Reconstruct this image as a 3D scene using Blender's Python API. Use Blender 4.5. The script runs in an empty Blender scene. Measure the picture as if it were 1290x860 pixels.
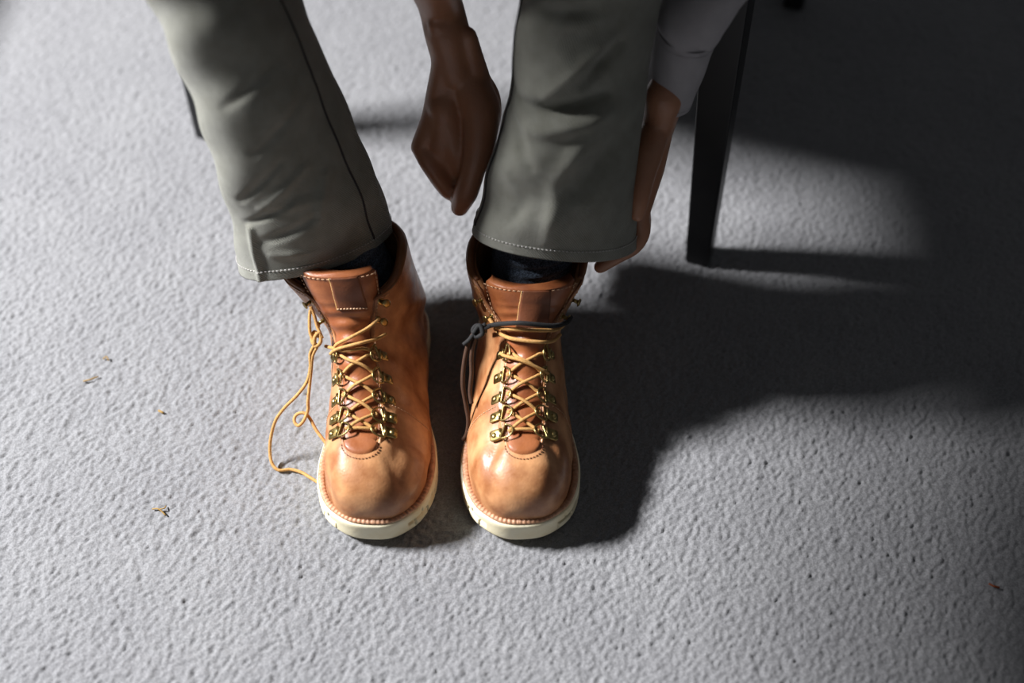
import bpy, bmesh, math, random
import numpy as np
from mathutils import Vector, Matrix
random.seed(4); rng = np.random.default_rng(4)
R = math.radians; PI = math.pi
scn = bpy.context.scene; col = scn.collection

# ---------------------------------------------------------------- camera
cam = bpy.data.cameras.new('camera'); cam_o = bpy.data.objects.new('camera', cam); col.objects.link(cam_o)
cam_o.location = (0, -.992, 1.182); cam_o.rotation_euler = (R(40), 0, 0)
cam.sensor_width = 36; cam.lens = 49.95; cam.clip_start = .05
cam.dof.use_dof = True; cam.dof.focus_distance = 1.405; cam.dof.aperture_fstop = 1.8
scn.camera = cam_o
# ---------------------------------------------------------------- light
scn.view_settings.view_transform = 'Standard'; scn.view_settings.look = 'None'
scn.view_settings.exposure = 0; scn.view_settings.gamma = 1
w = bpy.data.worlds.new('world'); scn.world = w; w.use_nodes = True
w.node_tree.nodes['Background'].inputs[0].default_value = (.92, .95, 1, 1)
w.node_tree.nodes['Background'].inputs[1].default_value = .075
def area(name, loc, target, sx, sy, power, color):
    l = bpy.data.lights.new(name, 'AREA'); l.shape = 'RECTANGLE'; l.size = sx; l.size_y = sy; l.energy = power; l.color = color
    o = bpy.data.objects.new(name, l); col.objects.link(o); o.location = loc
    o.rotation_euler = (Vector(target) - Vector(loc)).to_track_quat('-Z', 'Y').to_euler(); return o
wl = area('window_light', (-2.60, .20, 2.30), (.0, -.1, 0), .60, .26, 362, (1, .995, 1))
sp = bpy.data.lights.new('sun_patch', 'SPOT'); sp.energy = 8; sp.color = (1, .93, .78); sp.spot_size = R(34); sp.spot_blend = .12; sp.shadow_soft_size = .03
spo = bpy.data.objects.new('sun_patch', sp); col.objects.link(spo); spo.location = (-.80, 1.25, 2.0); spo.rotation_euler = (Vector((-.69, 1.09, 0)) - spo.location).to_track_quat('-Z', 'Y').to_euler()

# ---------------------------------------------------------------- materials
def mat(name, base, rough=.6, metal=0, spec=.5, c2=None, scale=20, bump=0, bscale=200, sheen=0, detail=4, lo=.35, hi=.65, bdist=.001, coat=0, stretch=None, coords='Object'):
    m = bpy.data.materials.new(name); m.use_nodes = True; nt = m.node_tree; b = nt.nodes['Principled BSDF']
    b.inputs['Base Color'].default_value = (*base, 1); b.inputs['Roughness'].default_value = rough
    b.inputs['Metallic'].default_value = metal; b.inputs['Specular IOR Level'].default_value = spec
    b.inputs['Sheen Weight'].default_value = sheen; b.inputs['Coat Weight'].default_value = coat
    tc = nt.nodes.new('ShaderNodeTexCoord'); src = tc.outputs[coords]
    if stretch:
        mp = nt.nodes.new('ShaderNodeMapping'); mp.inputs['Scale'].default_value = stretch; nt.links.new(src, mp.inputs[0]); src = mp.outputs[0]
    if c2:
        n = nt.nodes.new('ShaderNodeTexNoise'); n.inputs['Scale'].default_value = scale; n.inputs['Detail'].default_value = detail
        r = nt.nodes.new('ShaderNodeValToRGB'); r.color_ramp.elements[0].position = lo; r.color_ramp.elements[1].position = hi
        r.color_ramp.elements[0].color = (*base, 1); r.color_ramp.elements[1].color = (*c2, 1)
        nt.links.new(src, n.inputs[0]); nt.links.new(n.outputs[0], r.inputs[0]); nt.links.new(r.outputs[0], b.inputs['Base Color'])
    if bump:
        n2 = nt.nodes.new('ShaderNodeTexNoise'); n2.inputs['Scale'].default_value = bscale; n2.inputs['Detail'].default_value = 3
        bp = nt.nodes.new('ShaderNodeBump'); bp.inputs['Strength'].default_value = bump; bp.inputs['Distance'].default_value = bdist
        nt.links.new(src, n2.inputs[0]); nt.links.new(n2.outputs[0], bp.inputs['Height']); nt.links.new(bp.outputs[0], b.inputs['Normal'])
    return m
def leather(name, a, b_, rough=.42):
    m = mat(name, a, rough, c2=b_, coat=.10, scale=38, detail=7, lo=.36, hi=.66, bump=.35, bscale=420, bdist=.0006)
    nt = m.node_tree; b = nt.nodes['Principled BSDF']
    tc = nt.nodes.new('ShaderNodeTexCoord'); n = nt.nodes.new('ShaderNodeTexNoise'); n.inputs['Scale'].default_value = 90; n.inputs['Detail'].default_value = 6
    mr = nt.nodes.new('ShaderNodeMapRange'); mr.inputs[1].default_value = .3; mr.inputs[2].default_value = .7; mr.inputs[3].default_value = rough - .09; mr.inputs[4].default_value = rough + .13
    nt.links.new(tc.outputs['Object'], n.inputs[0]); nt.links.new(n.outputs[0], mr.inputs[0]); nt.links.new(mr.outputs[0], b.inputs['Roughness'])
    return m
def cloth(name, a, b_, pitch=.0019, strength=.8):
    """twill: fine diagonal ribs from the cloth's own UV (metres)"""
    m = mat(name, a, .85, c2=b_, scale=60, sheen=.15, spec=.2, detail=6, lo=.3, hi=.7)
    nt = m.node_tree; b = nt.nodes['Principled BSDF']
    tc = nt.nodes.new('ShaderNodeTexCoord'); mp = nt.nodes.new('ShaderNodeMapping'); mp.inputs['Rotation'].default_value = (0, 0, R(32)); nt.links.new(tc.outputs['UV'], mp.inputs[0])
    wv = nt.nodes.new('ShaderNodeTexWave'); wv.bands_direction = 'X'; wv.inputs['Scale'].default_value = 2 * PI / 20 / pitch; wv.inputs['Distortion'].default_value = .6; wv.inputs['Detail'].default_value = 1; wv.inputs['Detail Scale'].default_value = 3
    nt.links.new(mp.outputs[0], wv.inputs[0])
    n = nt.nodes.new('ShaderNodeTexNoise'); n.inputs['Scale'].default_value = 900; nt.links.new(tc.outputs['UV'], n.inputs[0])
    ad = nt.nodes.new('ShaderNodeMath'); nt.links.new(wv.outputs[1], ad.inputs[0]); nt.links.new(n.outputs[0], ad.inputs[1])
    bp = nt.nodes.new('ShaderNodeBump'); bp.inputs['Strength'].default_value = strength; bp.inputs['Distance'].default_value = .0010
    nt.links.new(ad.outputs[0], bp.inputs['Height']); nt.links.new(bp.outputs[0], b.inputs['Normal'])
    # the paler weft between the ribs
    src = b.inputs['Base Color'].links[0].from_socket; mr = nt.nodes.new('ShaderNodeMapRange'); mr.inputs[1].default_value = .5; mr.inputs[2].default_value = 1.5; mr.inputs[3].default_value = .72; mr.inputs[4].default_value = 1.22
    mx = nt.nodes.new('ShaderNodeMix'); mx.data_type = 'RGBA'; mx.blend_type = 'MULTIPLY'; mx.inputs[0].default_value = 1
    nt.links.new(ad.outputs[0], mr.inputs[0]); nt.links.new(src, mx.inputs[6]); nt.links.new(mr.outputs[0], mx.inputs[7]); nt.links.new(mx.outputs[2], b.inputs['Base Color'])
    return m
M = dict(
    light_blocker=mat('light_blocker_cloth', (.10, .10, .11), .9),  # for the added sheet that blocks window light
    wall=mat('wall_paint', (.30, .30, .29), .8, c2=(.33, .33, .32), scale=5),
    vamp=leather('boot_leather', (.29, .108, .038), (.60, .30, .135), .42),
    quarter=leather('quarter_leather', (0.1768, 0.0624, 0.0208), (0.26, 0.1066, 0.0442), .45),
    tongue=leather('tongue_leather', (0.225, 0.064, 0.020), (0.345, 0.116, 0.041), .42),
    tab=leather('tab_leather', (0.135, 0.042, 0.016), (0.183, 0.057, 0.022), .5),
    edge=mat('raw_leather_edge', (0.486, 0.265, 0.088), .7, c2=(0.583, 0.371, 0.159), scale=300),
    thread=mat('thread', (0.530, 0.318, 0.177), .7, c2=(0.619, 0.415, 0.265), scale=900),
    sole=mat('crepe_sole', (0.731, 0.632, 0.405), .6, c2=(0.810, 0.751, 0.553), scale=45, bump=.3, bscale=160, bdist=.001),
    welt=mat('welt_leather', (0.374, 0.178, 0.094), .55, c2=(0.543, 0.300, 0.178), scale=200),
    brass=mat('antique_brass', (0.279, 0.199, 0.073), .36, 1, c2=(0.411, 0.318, 0.133), scale=260, bump=.2, bscale=500, bdist=.0003),
    lace=mat('tan_lace', (0.466, 0.233, 0.062), .75, c2=(0.582, 0.333, 0.116), scale=500, bump=.8, bscale=1600, bdist=.0006),
    darklace=mat('dark_cord', (0.003, 0.003, 0.004), .8, c2=(0.013, 0.013, 0.014), scale=1400, bump=.8, bscale=1600, bdist=.0006),
    shadedlace=mat('shaded_lace', (0.043, 0.017, 0.007), .7, c2=(0.066, 0.026, 0.010), scale=500, bump=.8, bscale=1500, bdist=.0006),  # lace ends in the trouser's shadow: the shade is put into the colour
    pants=cloth('grey_twill', (0.238, 0.238, 0.200), (0.307, 0.307, 0.266)),
    pthread=mat('pale_thread', (0.516, 0.499, 0.483), .8),
    seam=mat('dark_seam', (0.0182, 0.0156, 0.0182), .8),
    shirt=cloth('pale_shirt', (0.413, 0.393, 0.413), (0.468, 0.450, 0.468), .0007, .25),
    sock=mat('sock_knit', (0.014, 0.021, 0.034), .9, c2=(0.080, 0.109, 0.160), scale=700, lo=.42, hi=.62, bump=1, bscale=900, bdist=.001, sheen=.1, detail=2),
    skin=mat('skin', (0.375, 0.175, 0.101), .42, c2=(0.437, 0.210, 0.122), scale=30, bump=.35, bscale=330, bdist=.0008),
    hair=mat('dark_hair', (0.0156, 0.0094, 0.0062), .6),
    nail=mat('nail', (0.286, 0.156, 0.1144), .3),
    eye=mat('eye', (0.26, 0.2496, 0.234), .3),
    black=mat('black_wood', (0.0062, 0.0062, 0.0078), .45, c2=(0.0094, 0.0094, 0.0104), scale=30),
    seat=mat('black_upholstery', (0.0062, 0.0062, 0.0073), .8, bump=.5, bscale=600),
    straw=mat('dry_straw', (0.286, 0.1716, 0.0416), .7), red=mat('rust_fibre', (0.234, 0.052, 0.0104), .7),
    dark_in=mat('dark_lining', (0.0208, 0.013, 0.0094), .85),
)
M['skin'].node_tree.nodes['Principled BSDF'].inputs['Subsurface Weight'].default_value = .12
M['skin'].node_tree.nodes['Principled BSDF'].inputs['Subsurface Radius'].default_value = (.008, .003, .0015)

def carpet_mat():
    m = bpy.data.materials.new('grey_carpet'); m.use_nodes = True; nt = m.node_tree; b = nt.nodes['Principled BSDF']
    b.inputs['Roughness'].default_value = .95; b.inputs['Specular IOR Level'].default_value = .1; b.inputs['Sheen Weight'].default_value = .25
    tc = nt.nodes.new('ShaderNodeTexCoord'); n = nt.nodes.new('ShaderNodeTexNoise'); n.inputs['Scale'].default_value = 600; n.inputs['Detail'].default_value = 2
    n3 = nt.nodes.new('ShaderNodeTexNoise'); n3.inputs['Scale'].default_value = 9; n3.inputs['Detail'].default_value = 4
    for q in (n, n3): nt.links.new(tc.outputs['Object'], q.inputs[0])
    r = nt.nodes.new('ShaderNodeValToRGB'); r.color_ramp.elements[0].position = .3; r.color_ramp.elements[1].position = .7
    r.color_ramp.elements[0].color = (.175, .176, .184, 1); r.color_ramp.elements[1].color = (.285, .286, .296, 1)
    r3 = nt.nodes.new('ShaderNodeValToRGB'); r3.color_ramp.elements[0].position = .3; r3.color_ramp.elements[1].position = .7
    r3.color_ramp.elements[0].color = (.88, .88, .89, 1); r3.color_ramp.elements[1].color = (1, 1, 1, 1)
    mx = nt.nodes.new('ShaderNodeMix'); mx.data_type = 'RGBA'; mx.blend_type = 'MULTIPLY'; mx.inputs[0].default_value = 1
    nt.links.new(n.outputs[0], r.inputs[0]); nt.links.new(n3.outputs[0], r3.inputs[0]); nt.links.new(r.outputs[0], mx.inputs[6]); nt.links.new(r3.outputs[0], mx.inputs[7]); nt.links.new(mx.outputs[2], b.inputs['Base Color'])
    bp = nt.nodes.new('ShaderNodeBump'); bp.inputs['Strength'].default_value = .5; bp.inputs['Distance'].default_value = .001
    nt.links.new(n.outputs[0], bp.inputs['Height']); nt.links.new(bp.outputs[0], b.inputs['Normal'])
    return m

# ---------------------------------------------------------------- mesh helpers
class MB:
    def __init__(s): s.v = []; s.f = []; s.uv = {}; s.n = 0
    def add(s, V, F, uv=None):
        V = np.asarray(V, float).reshape(-1, 3); o = s.n; s.v.append(V); s.n += len(V)
        for f in F: s.f.append(tuple(i + o for i in f))
        if uv is not None:
            for i, u in enumerate(uv): s.uv[i + o] = u
        return s
    def grid(s, P, cu=False, cv=False, uv=None, flip=False):
        n, m = len(P), len(P[0]); F = []
        for i in range(n if cu else n - 1):
            for j in range(m if cv else m - 1):
                a, b, c, d = i * m + j, i * m + (j + 1) % m, ((i + 1) % n) * m + (j + 1) % m, ((i + 1) % n) * m + j
                F.append((d, c, b, a) if flip else (a, b, c, d))
        return s.add(np.array(P).reshape(-1, 3), F, None if uv is None else np.array(uv).reshape(-1, 2))
    def tube(s, pts, r, seg=8, caps=True, flat=1):
        pts = [np.array(p, float) for p in pts]; n = len(pts)
        rs = r if hasattr(r, '__len__') else [r] * n
        up = None; rows = []
        for i in range(n):
            t = pts[min(i + 1, n - 1)] - pts[max(i - 1, 0)]; t = t / (np.linalg.norm(t) + 1e-12)
            if up is None: up = np.array([0, 0, 1.]) if abs(t[2]) < .9 else np.array([1., 0, 0])
            up = up - t * np.dot(up, t); up = up / (np.linalg.norm(up) + 1e-12); b = np.cross(t, up)
            rows.append([pts[i] + rs[i] * (math.cos(a) * b + flat * math.sin(a) * up) for a in np.linspace(0, 2 * PI, seg, endpoint=False)])
        o = s.n; s.grid(rows, cv=True)
        if caps:
            s.f.append(tuple(o + j for j in range(seg))[::-1]); s.f.append(tuple(o + (n - 1) * seg + j for j in range(seg)))
        return s
    def ball(s, c, r, seg=12, ax=None):
        c = np.array(c, float); r = np.array(r if hasattr(r, '__len__') else [r] * 3, float); V = [c + r * [0, 0, 1]]; F = []
        h = seg // 2
        for i in range(1, h):
            a = PI * i / h
            for j in range(seg): V.append(c + r * [math.sin(a) * math.cos(2 * PI * j / seg), math.sin(a) * math.sin(2 * PI * j / seg), math.cos(a)])
        V.append(c - r * [0, 0, 1]); e = len(V) - 1
        for j in range(seg):
            k = (j + 1) % seg; F.append((0, 1 + j, 1 + k)); F.append((e, e - seg + k, e - seg + j))
            for i in range(h - 2): F.append((1 + i * seg + j, 1 + (i + 1) * seg + j, 1 + (i + 1) * seg + k, 1 + i * seg + k))
        if ax is not None: V = [c + ax @ (np.array(v) - c) for v in V]
        return s.add(V, F)
    def build(s, name, m, parent=None, smooth=True, loc=None, sub=0, bevel=0):
        me = bpy.data.meshes.new(name); V = np.concatenate(s.v) if s.v else np.zeros((0, 3))
        if loc is not None: V = V - np.array(loc)
        me.from_pydata(V.tolist(), [], s.f); me.materials.append(M[m] if isinstance(m, str) else m)
        if s.uv:
            l = me.uv_layers.new(name='UVMap'); vi = np.zeros(len(me.loops), int); me.loops.foreach_get('vertex_index', vi)
            U = np.zeros((len(V), 2))
            for i, u in s.uv.items(): U[i] = u
            l.data.foreach_set('uv', U[vi].ravel())
        bm = bmesh.new(); bm.from_mesh(me); bmesh.ops.remove_doubles(bm, verts=bm.verts, dist=1e-6); bmesh.ops.recalc_face_normals(bm, faces=bm.faces); bm.to_mesh(me); bm.free()
        me.polygons.foreach_set('use_smooth', [smooth] * len(me.polygons)); me.update()
        o = bpy.data.objects.new(name, me); col.objects.link(o)
        if loc is not None: o.location = loc
        if parent: o.parent = parent
        if bevel:
            b = o.modifiers.new('bevel', 'BEVEL'); b.width = bevel; b.segments = 3; b.limit_method = 'ANGLE'
        if sub: o.modifiers.new('sub', 'SUBSURF').levels = sub; o.modifiers['sub'].render_levels = sub
        return o
def tag(o, label=None, cat=None, group=None, kind=None):
    for k, v in (('label', label), ('category', cat), ('group', group), ('kind', kind)):
        if v: o[k] = v
    return o
def empty(name, loc, rz=0):
    o = bpy.data.objects.new(name, None); col.objects.link(o); o.location = loc; o.rotation_euler = (0, 0, rz); o.empty_display_size = .05; return o
def spline(P, n):
    return catmull(P, n)
def smooth(a, b, x):
    t = min(max((x - a) / (b - a), 0), 1); return t * t * (3 - 2 * t)
def catmull(A, n):
    A = np.asarray(A, float); K = len(A) - 1; out = []
    for i in range(n):
        u = i / (n - 1) * K; k = min(int(u), K - 1); f = u - k
        p1, p2 = A[k], A[k + 1]
        p0 = A[k - 1] if k else 2 * p1 - p2
        p3 = A[k + 2] if k + 2 <= K else 2 * p2 - p1
        out.append(.5 * ((2 * p1) + (p2 - p0) * f + (2 * p0 - 5 * p1 + 4 * p2 - p3) * f * f + (3 * p1 - p0 - 3 * p2 + p3) * f ** 3))
    return np.array(out)
# stations of the upper: dorsal t,z | sole or heel t,z | big-toe half width, little-toe half width | how far the low end closes
ST = [(.294, .036, .294, .030, .006, .008, 0), (.293, .053, .290, .029, .020, .024, 0), (.285, .070, .281, .029, .032, .036, 0), (.269, .081, .266, .029, .042, .045, 0),
      (.249, .087, .247, .029, .048, .050, 0), (.227, .089, .226, .029, .050, .052, 0), (.205, .094, .205, .029, .049, .051, 0), (.186, .102, .18, .029, .046, .049, 0),
      (.171, .112, .150, .029, .042, .047, 0), (.158, .123, .118, .029, .040, .046, 0), (.148, .133, .085, .029, .040, .045, .05), (.140, .142, .050, .029, .041, .045, .3),
      (.134, .150, .022, .029, .043, .045, .7), (.130, .156, .006, .036, .045, .046, 1), (.127, .161, .004, .065, .047, .048, 1), (.125, .166, .008, .092, .050, .051, 1),
      (.123, .170, .011, .117, .053, .053, 1), (.121, .174, .008, .138, .055, .056, 1), (.120, .178, .004, .153, .056, .058, 1)]
class Surf:
    """the upper as rings from toe to collar; a point is (s, d): s 0..1 along, d metres round from the dorsal line"""
    NS, M = 140, 48
    def __init__(self, mirror, lean):
        R = catmull(ST, self.NS); M = self.M; self.rings = []
        for k_, (t0, z0, t1, z1, wi, wo, b) in enumerate(R):
            b = min(max(b, 0), 1); halves = []
            for sg, w in ((1, wi), (-1, wo)):
                q = np.linspace(0, 1, M); a = q * math.pi / 2
                u_ = k_ / (self.NS - 1); n = 2.35 - .55 * min(max((u_ - .24) / .14, 0), 1) * min(max((.74 - u_) / .14, 0), 1)
                xf = w * np.sin(a) ** (2 / n); ff = 1 - np.cos(a) ** (2 / n)
                xe = w * np.abs(np.sin(a * 2)) ** (2 / 2.2); fe = (1 - np.cos(a * 2)) / 2
                x = xf * (1 - b) + xe * b; f = ff * (1 - b) + fe * b
                t = t0 + (t1 - t0) * f; z = z0 + (z1 - z0) * f
                X = sg * x * mirror + lean * np.maximum(z - .05, 0)
                P = np.stack([X, -t, z], 1)
                L = np.concatenate([[0], np.cumsum(np.linalg.norm(np.diff(P, axis=0), axis=1))])
                halves.append((P, L))
            self.rings.append(halves if mirror > 0 else halves[::-1])
    def full(self, s, sg):
        u = min(max(s, 0), 1) * (self.NS - 1); i = min(int(u), self.NS - 2); f = u - i
        h = 0 if sg >= 0 else 1
        return (1 - f) * self.rings[i][h][1][-1] + f * self.rings[i + 1][h][1][-1]
    def raw(self, s, d):
        u = s * (self.NS - 1); i = min(max(int(u), 0), self.NS - 2); f = u - i
        h = 0 if d >= 0 else 1; a = abs(d); r = []
        for k in (i, i + 1):
            P, L = self.rings[k][h]
            if a > L[-1]: a_ = L[-1]
            else: a_ = a
            r.append(np.array([np.interp(a_, L, P[:, c]) for c in range(3)]))
        return r[0] * (1 - f) + r[1] * f
    def normal(self, s, d):
        e = .004; ds = self.raw(min(s + e, 1), d) - self.raw(max(s - e, 0), d)
        dd = self.raw(s, d + .001) - self.raw(s, d - .001)
        if np.linalg.norm(dd) < 1e-7: dd = np.array([1., 0, 0])
        n = np.cross(dd, ds); l = np.linalg.norm(n)
        n = n / l if l > 1e-12 else np.array([0, 0, 1.])
        return n, ds / (np.linalg.norm(ds) + 1e-12), dd / (np.linalg.norm(dd) + 1e-12)
    def at(self, s, d, off=0):
        p = self.raw(s, d)
        if off: p = p + self.normal(s, d)[0] * off
        return p

# ================================================================ floor
def fft_noise(n, m, sx, sy, ang, seed):
    r = np.random.default_rng(seed).standard_normal((n, m)); fy = np.fft.fftfreq(n)[:, None]; fx = np.fft.fftfreq(m)[None, :]
    c, s_ = math.cos(ang), math.sin(ang); u = fx * c + fy * s_; v = -fx * s_ + fy * c
    g = np.exp(-2 * (PI ** 2) * ((u * sx) ** 2 + (v * sy) ** 2)); k = np.fft.ifft2(np.fft.fft2(r) * g).real
    return k / k.std()
def make_floor():
    st = .0016; x0, x1, y0, y1 = -.74, .72, -.54, .66
    xs = np.arange(x0, x1, st); ys = np.arange(y0, y1, st)
    far = [.05, .2, .6, 1.2, 2.2]
    X = np.concatenate([[x0 - f for f in far[::-1]], xs, [x1 + f for f in far]]); Y = np.concatenate([[y0 - f for f in far[::-1]], ys, [y1 + f for f in far]])
    n, m = len(Y), len(X)
    h = fft_noise(n, m, 1.0, .68, R(52), 1) * .00052 + fft_noise(n, m, .6, .5, R(50), 2) * .0003 + fft_noise(n, m, 3, 3, 0, 3) * .00012 - .0008
    h[:5] = h[-5:] = -.0006; h[:, :5] = h[:, -5:] = -.0006
    gx, gy = np.meshgrid(X, Y); V = np.stack([gx, gy, h], 2).reshape(-1, 3).astype(np.float32)
    a = (np.arange(n - 1)[:, None] * m + np.arange(m - 1)[None, :]).ravel(); F = np.stack([a, a + 1, a + m + 1, a + m], 1).astype(np.int32)
    me = bpy.data.meshes.new('floor'); me.vertices.add(len(V)); me.vertices.foreach_set('co', V.ravel())
    me.loops.add(F.size); me.loops.foreach_set('vertex_index', F.ravel()); me.polygons.add(len(F))
    me.polygons.foreach_set('loop_start', np.arange(0, F.size, 4, dtype=np.int32))
    try: me.polygons.foreach_set('loop_total', np.full(len(F), 4, dtype=np.int32))
    except Exception: pass
    me.polygons.foreach_set('use_smooth', np.ones(len(F), bool)); me.update(calc_edges=True); me.validate()
    me.materials.append(carpet_mat()); o = bpy.data.objects.new('floor', me); col.objects.link(o)
    tag(o, 'grey short pile carpet floor', None, None, 'structure')
make_floor()

# ================================================================ unseen window wall on the left, added to shape the light
def box_mb(mb, x0, x1, y0, y1, z0, z1):
    return mb.add([(x, y, z) for z in (z0, z1) for y in (y0, y1) for x in (x0, x1)], [(0, 2, 3, 1), (4, 5, 7, 6), (0, 1, 5, 4), (2, 6, 7, 3), (0, 4, 6, 2), (1, 3, 7, 5)])
WT, WB, WY0, WY1 = 1.205, .36, -1.6, 2.5  # opening top kept low so the wall shades the floor at right
mb = MB(); box_mb(mb, -1.14, -1.02, -2.7, 2.8, 0, WB); box_mb(mb, -1.14, -1.02, -2.7, 2.8, WT, 2.5); box_mb(mb, -1.14, -1.02, -2.7, WY0, WB, WT); box_mb(mb, -1.14, -1.02, WY1, 2.8, WB, WT)
tag(mb.build('added_wall_left', 'wall', smooth=False), kind='structure')
mb = MB(); box_mb(mb, -1.16, -1.0, WY0, WY1, WB - .02, WB + .01); box_mb(mb, -1.09, -1.05, WY0, WY0 + .04, WB, WT); box_mb(mb, -1.09, -1.05, WY1 - .04, WY1, WB, WT); box_mb(mb, -1.09, -1.05, WY0, WY1, WT - .004, WT + .03)
win = tag(mb.build('window_1', 'wall', smooth=False), kind='structure')
rows = []
for i, y in enumerate(np.linspace(-1.55, .16, 120)):        # unseen cloth sheet, added to block window light; its lower edge steps up
    lo = 1.022 + .19 * smooth(.015, .10, y) - .25 * smooth(-.3, -1.2, y); xx = -.985 + .008 * math.sin(i * .9)
    rows.append([(xx + a, y, z) for a, z in ((0, lo), (0, 1.30), (.003, 1.30), (.003, lo))])
MB().grid(rows, cv=True).build('light_blocker', 'light_blocker', win)
mb = MB(); box_mb(mb, -1.02, -1.008, -2.7, 2.8, 0, .09); tag(mb.build('baseboard_left', 'wall', smooth=False), kind='structure')

# ================================================================ chair
def make_chair():
    # front edge runs between the two visible legs; the chair is turned about 20 degrees
    a = np.array([-.370, .335]); b = np.array([.214, .126]); e = (b - a) / np.linalg.norm(b - a); k = np.array([-e[1], e[0]])
    W = np.linalg.norm(b - a)
    t = empty('chair', ((a[0] + b[0]) / 2, (a[1] + b[1]) / 2, 0), math.atan2(e[1], e[0]))
    tag(t, 'black chair with tapered black legs that the person sits on', 'chair')
    D = .50
    def leg(x, y, sx, sy, sl=0):
        mb = MB(); rows = []
        for z, h in ((0, .0125), (.003, .0135), (.15, .0166), (.40, .0225), (.41, .023)):
            dx = sx * (.0135 - h) + sl * z; dy = sy * (.0135 - h)
            rows.append([(x + dx + i * h, y + dy + j * h, z) for i, j in ((-1, -1), (1, -1), (1, 1), (-1, 1))])
        mb.grid(rows, cv=True); mb.f.append((3, 2, 1, 0)); q = mb.n - 4; mb.f.append((q, q + 1, q + 2, q + 3))
        mb.build('leg', 'black', t, smooth=False, bevel=.003)
    leg(-W / 2 - .004, 0, 1, -1, .03); leg(W / 2, 0, 1, -1, 0); leg(-W / 2, D, 1, -1); leg(W / 2, D, -1, -1)
    def box(name, m, x0, x1, y0, y1, z0, z1, bev):
        mb = MB(); mb.add([(x, y, z) for z in (z0, z1) for y in (y0, y1) for x in (x0, x1)], [(0, 2, 3, 1), (4, 5, 7, 6), (0, 1, 5, 4), (2, 6, 7, 3), (0, 4, 6, 2), (1, 3, 7, 5)])
        return mb.build(name, m, t, smooth=False, bevel=bev)
    w2 = W / 2 + .03
    box('apron', 'black', -w2 + .01, w2 - .01, -.015, D + .015, .375, .415, .003)
    # cushion
    rows = []
    for i in range(21):
        u = -1 + i / 10; rows.append([(w2 * u, D / 2 + (D / 2 + .03) * v, .415 + .055 * (1 - abs(u) ** 8) * (1 - abs(v) ** 8)) for v in np.linspace(-1, 1, 21)])
    MB().grid(rows).build('seat_cushion', 'seat', t)
    # backrest: padded panel, slightly reclined
    rows = []
    for v in np.linspace(0, 1, 11):
        yy = D + .02 + .10 * v; z = .45 + .42 * v; th = .035 * (1 - (2 * v - 1) ** 8) + .006
        rows.append([(w2 * .97 * math.copysign(abs(math.cos(q)) ** .25, math.cos(q)), yy + th * math.copysign(abs(math.sin(q)) ** .6, math.sin(q)), z) for q in np.linspace(0, 2 * PI, 40, endpoint=False)])
    mb = MB(); mb.grid(rows, cv=True); mb.f.append(tuple(range(40))[::-1]); mb.f.append(tuple(range(mb.n - 40, mb.n))); mb.build('backrest', 'seat', t)
make_chair()

# ================================================================ boots
def outline(mirror, inset=0, n=360):
    ctl = [(.300, .002), (.298, .017), (.290, .031), (.275, .045), (.252, .0545), (.225, .058), (.195, .055), (.16, .046), (.12, .0405), (.08, .040), (.045, .0405), (.022, .036), (.007, .024), (.0, .002),
           (.007, -.022), (.022, -.034), (.045, -.040), (.08, -.041), (.12, -.043), (.16, -.049), (.195, -.057), (.225, -.0605), (.252, -.058), (.275, -.049), (.290, -.034), (.298, -.018)]
    P = np.array([(y * mirror, -x) for x, y in ctl]); K = len(P); out = []
    for i in range(n):
        u = i / n * K; k = int(u); f = u - k; p0, p1, p2, p3 = P[(k - 1) % K], P[k], P[(k + 1) % K], P[(k + 2) % K]
        out.append(.5 * ((2 * p1) + (p2 - p0) * f + (2 * p0 - 5 * p1 + 4 * p2 - p3) * f * f + (3 * p1 - p0 - 3 * p2 + p3) * f ** 3))
    out = np.array(out)
    if inset:
        t = np.roll(out, -1, 0) - np.roll(out, 1, 0); t /= np.linalg.norm(t, axis=1)[:, None]; nrm = np.stack([t[:, 1], -t[:, 0]], 1)
        c = out.mean(0); sgn = np.sign(((out - c) * nrm).sum(1).mean()); out = out - nrm * sgn * inset
    return out
SOLE = .027
def stitch_line(mb, pts, ln=.0032, gap=.0016, r=.00045):
    """short raised thread stitches along a dense polyline"""
    pts = np.array(pts); L = np.concatenate([[0], np.cumsum(np.linalg.norm(np.diff(pts, axis=0), axis=1))]); x = 0
    P = lambda a: np.array([np.interp(a, L, pts[:, c]) for c in range(3)])
    while x + ln < L[-1]:
        mb.tube([P(x), P(x + ln * .3), P(x + ln * .7), P(x + ln)], [r * .5, r, r, r * .5], 5); x += ln + gap
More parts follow.
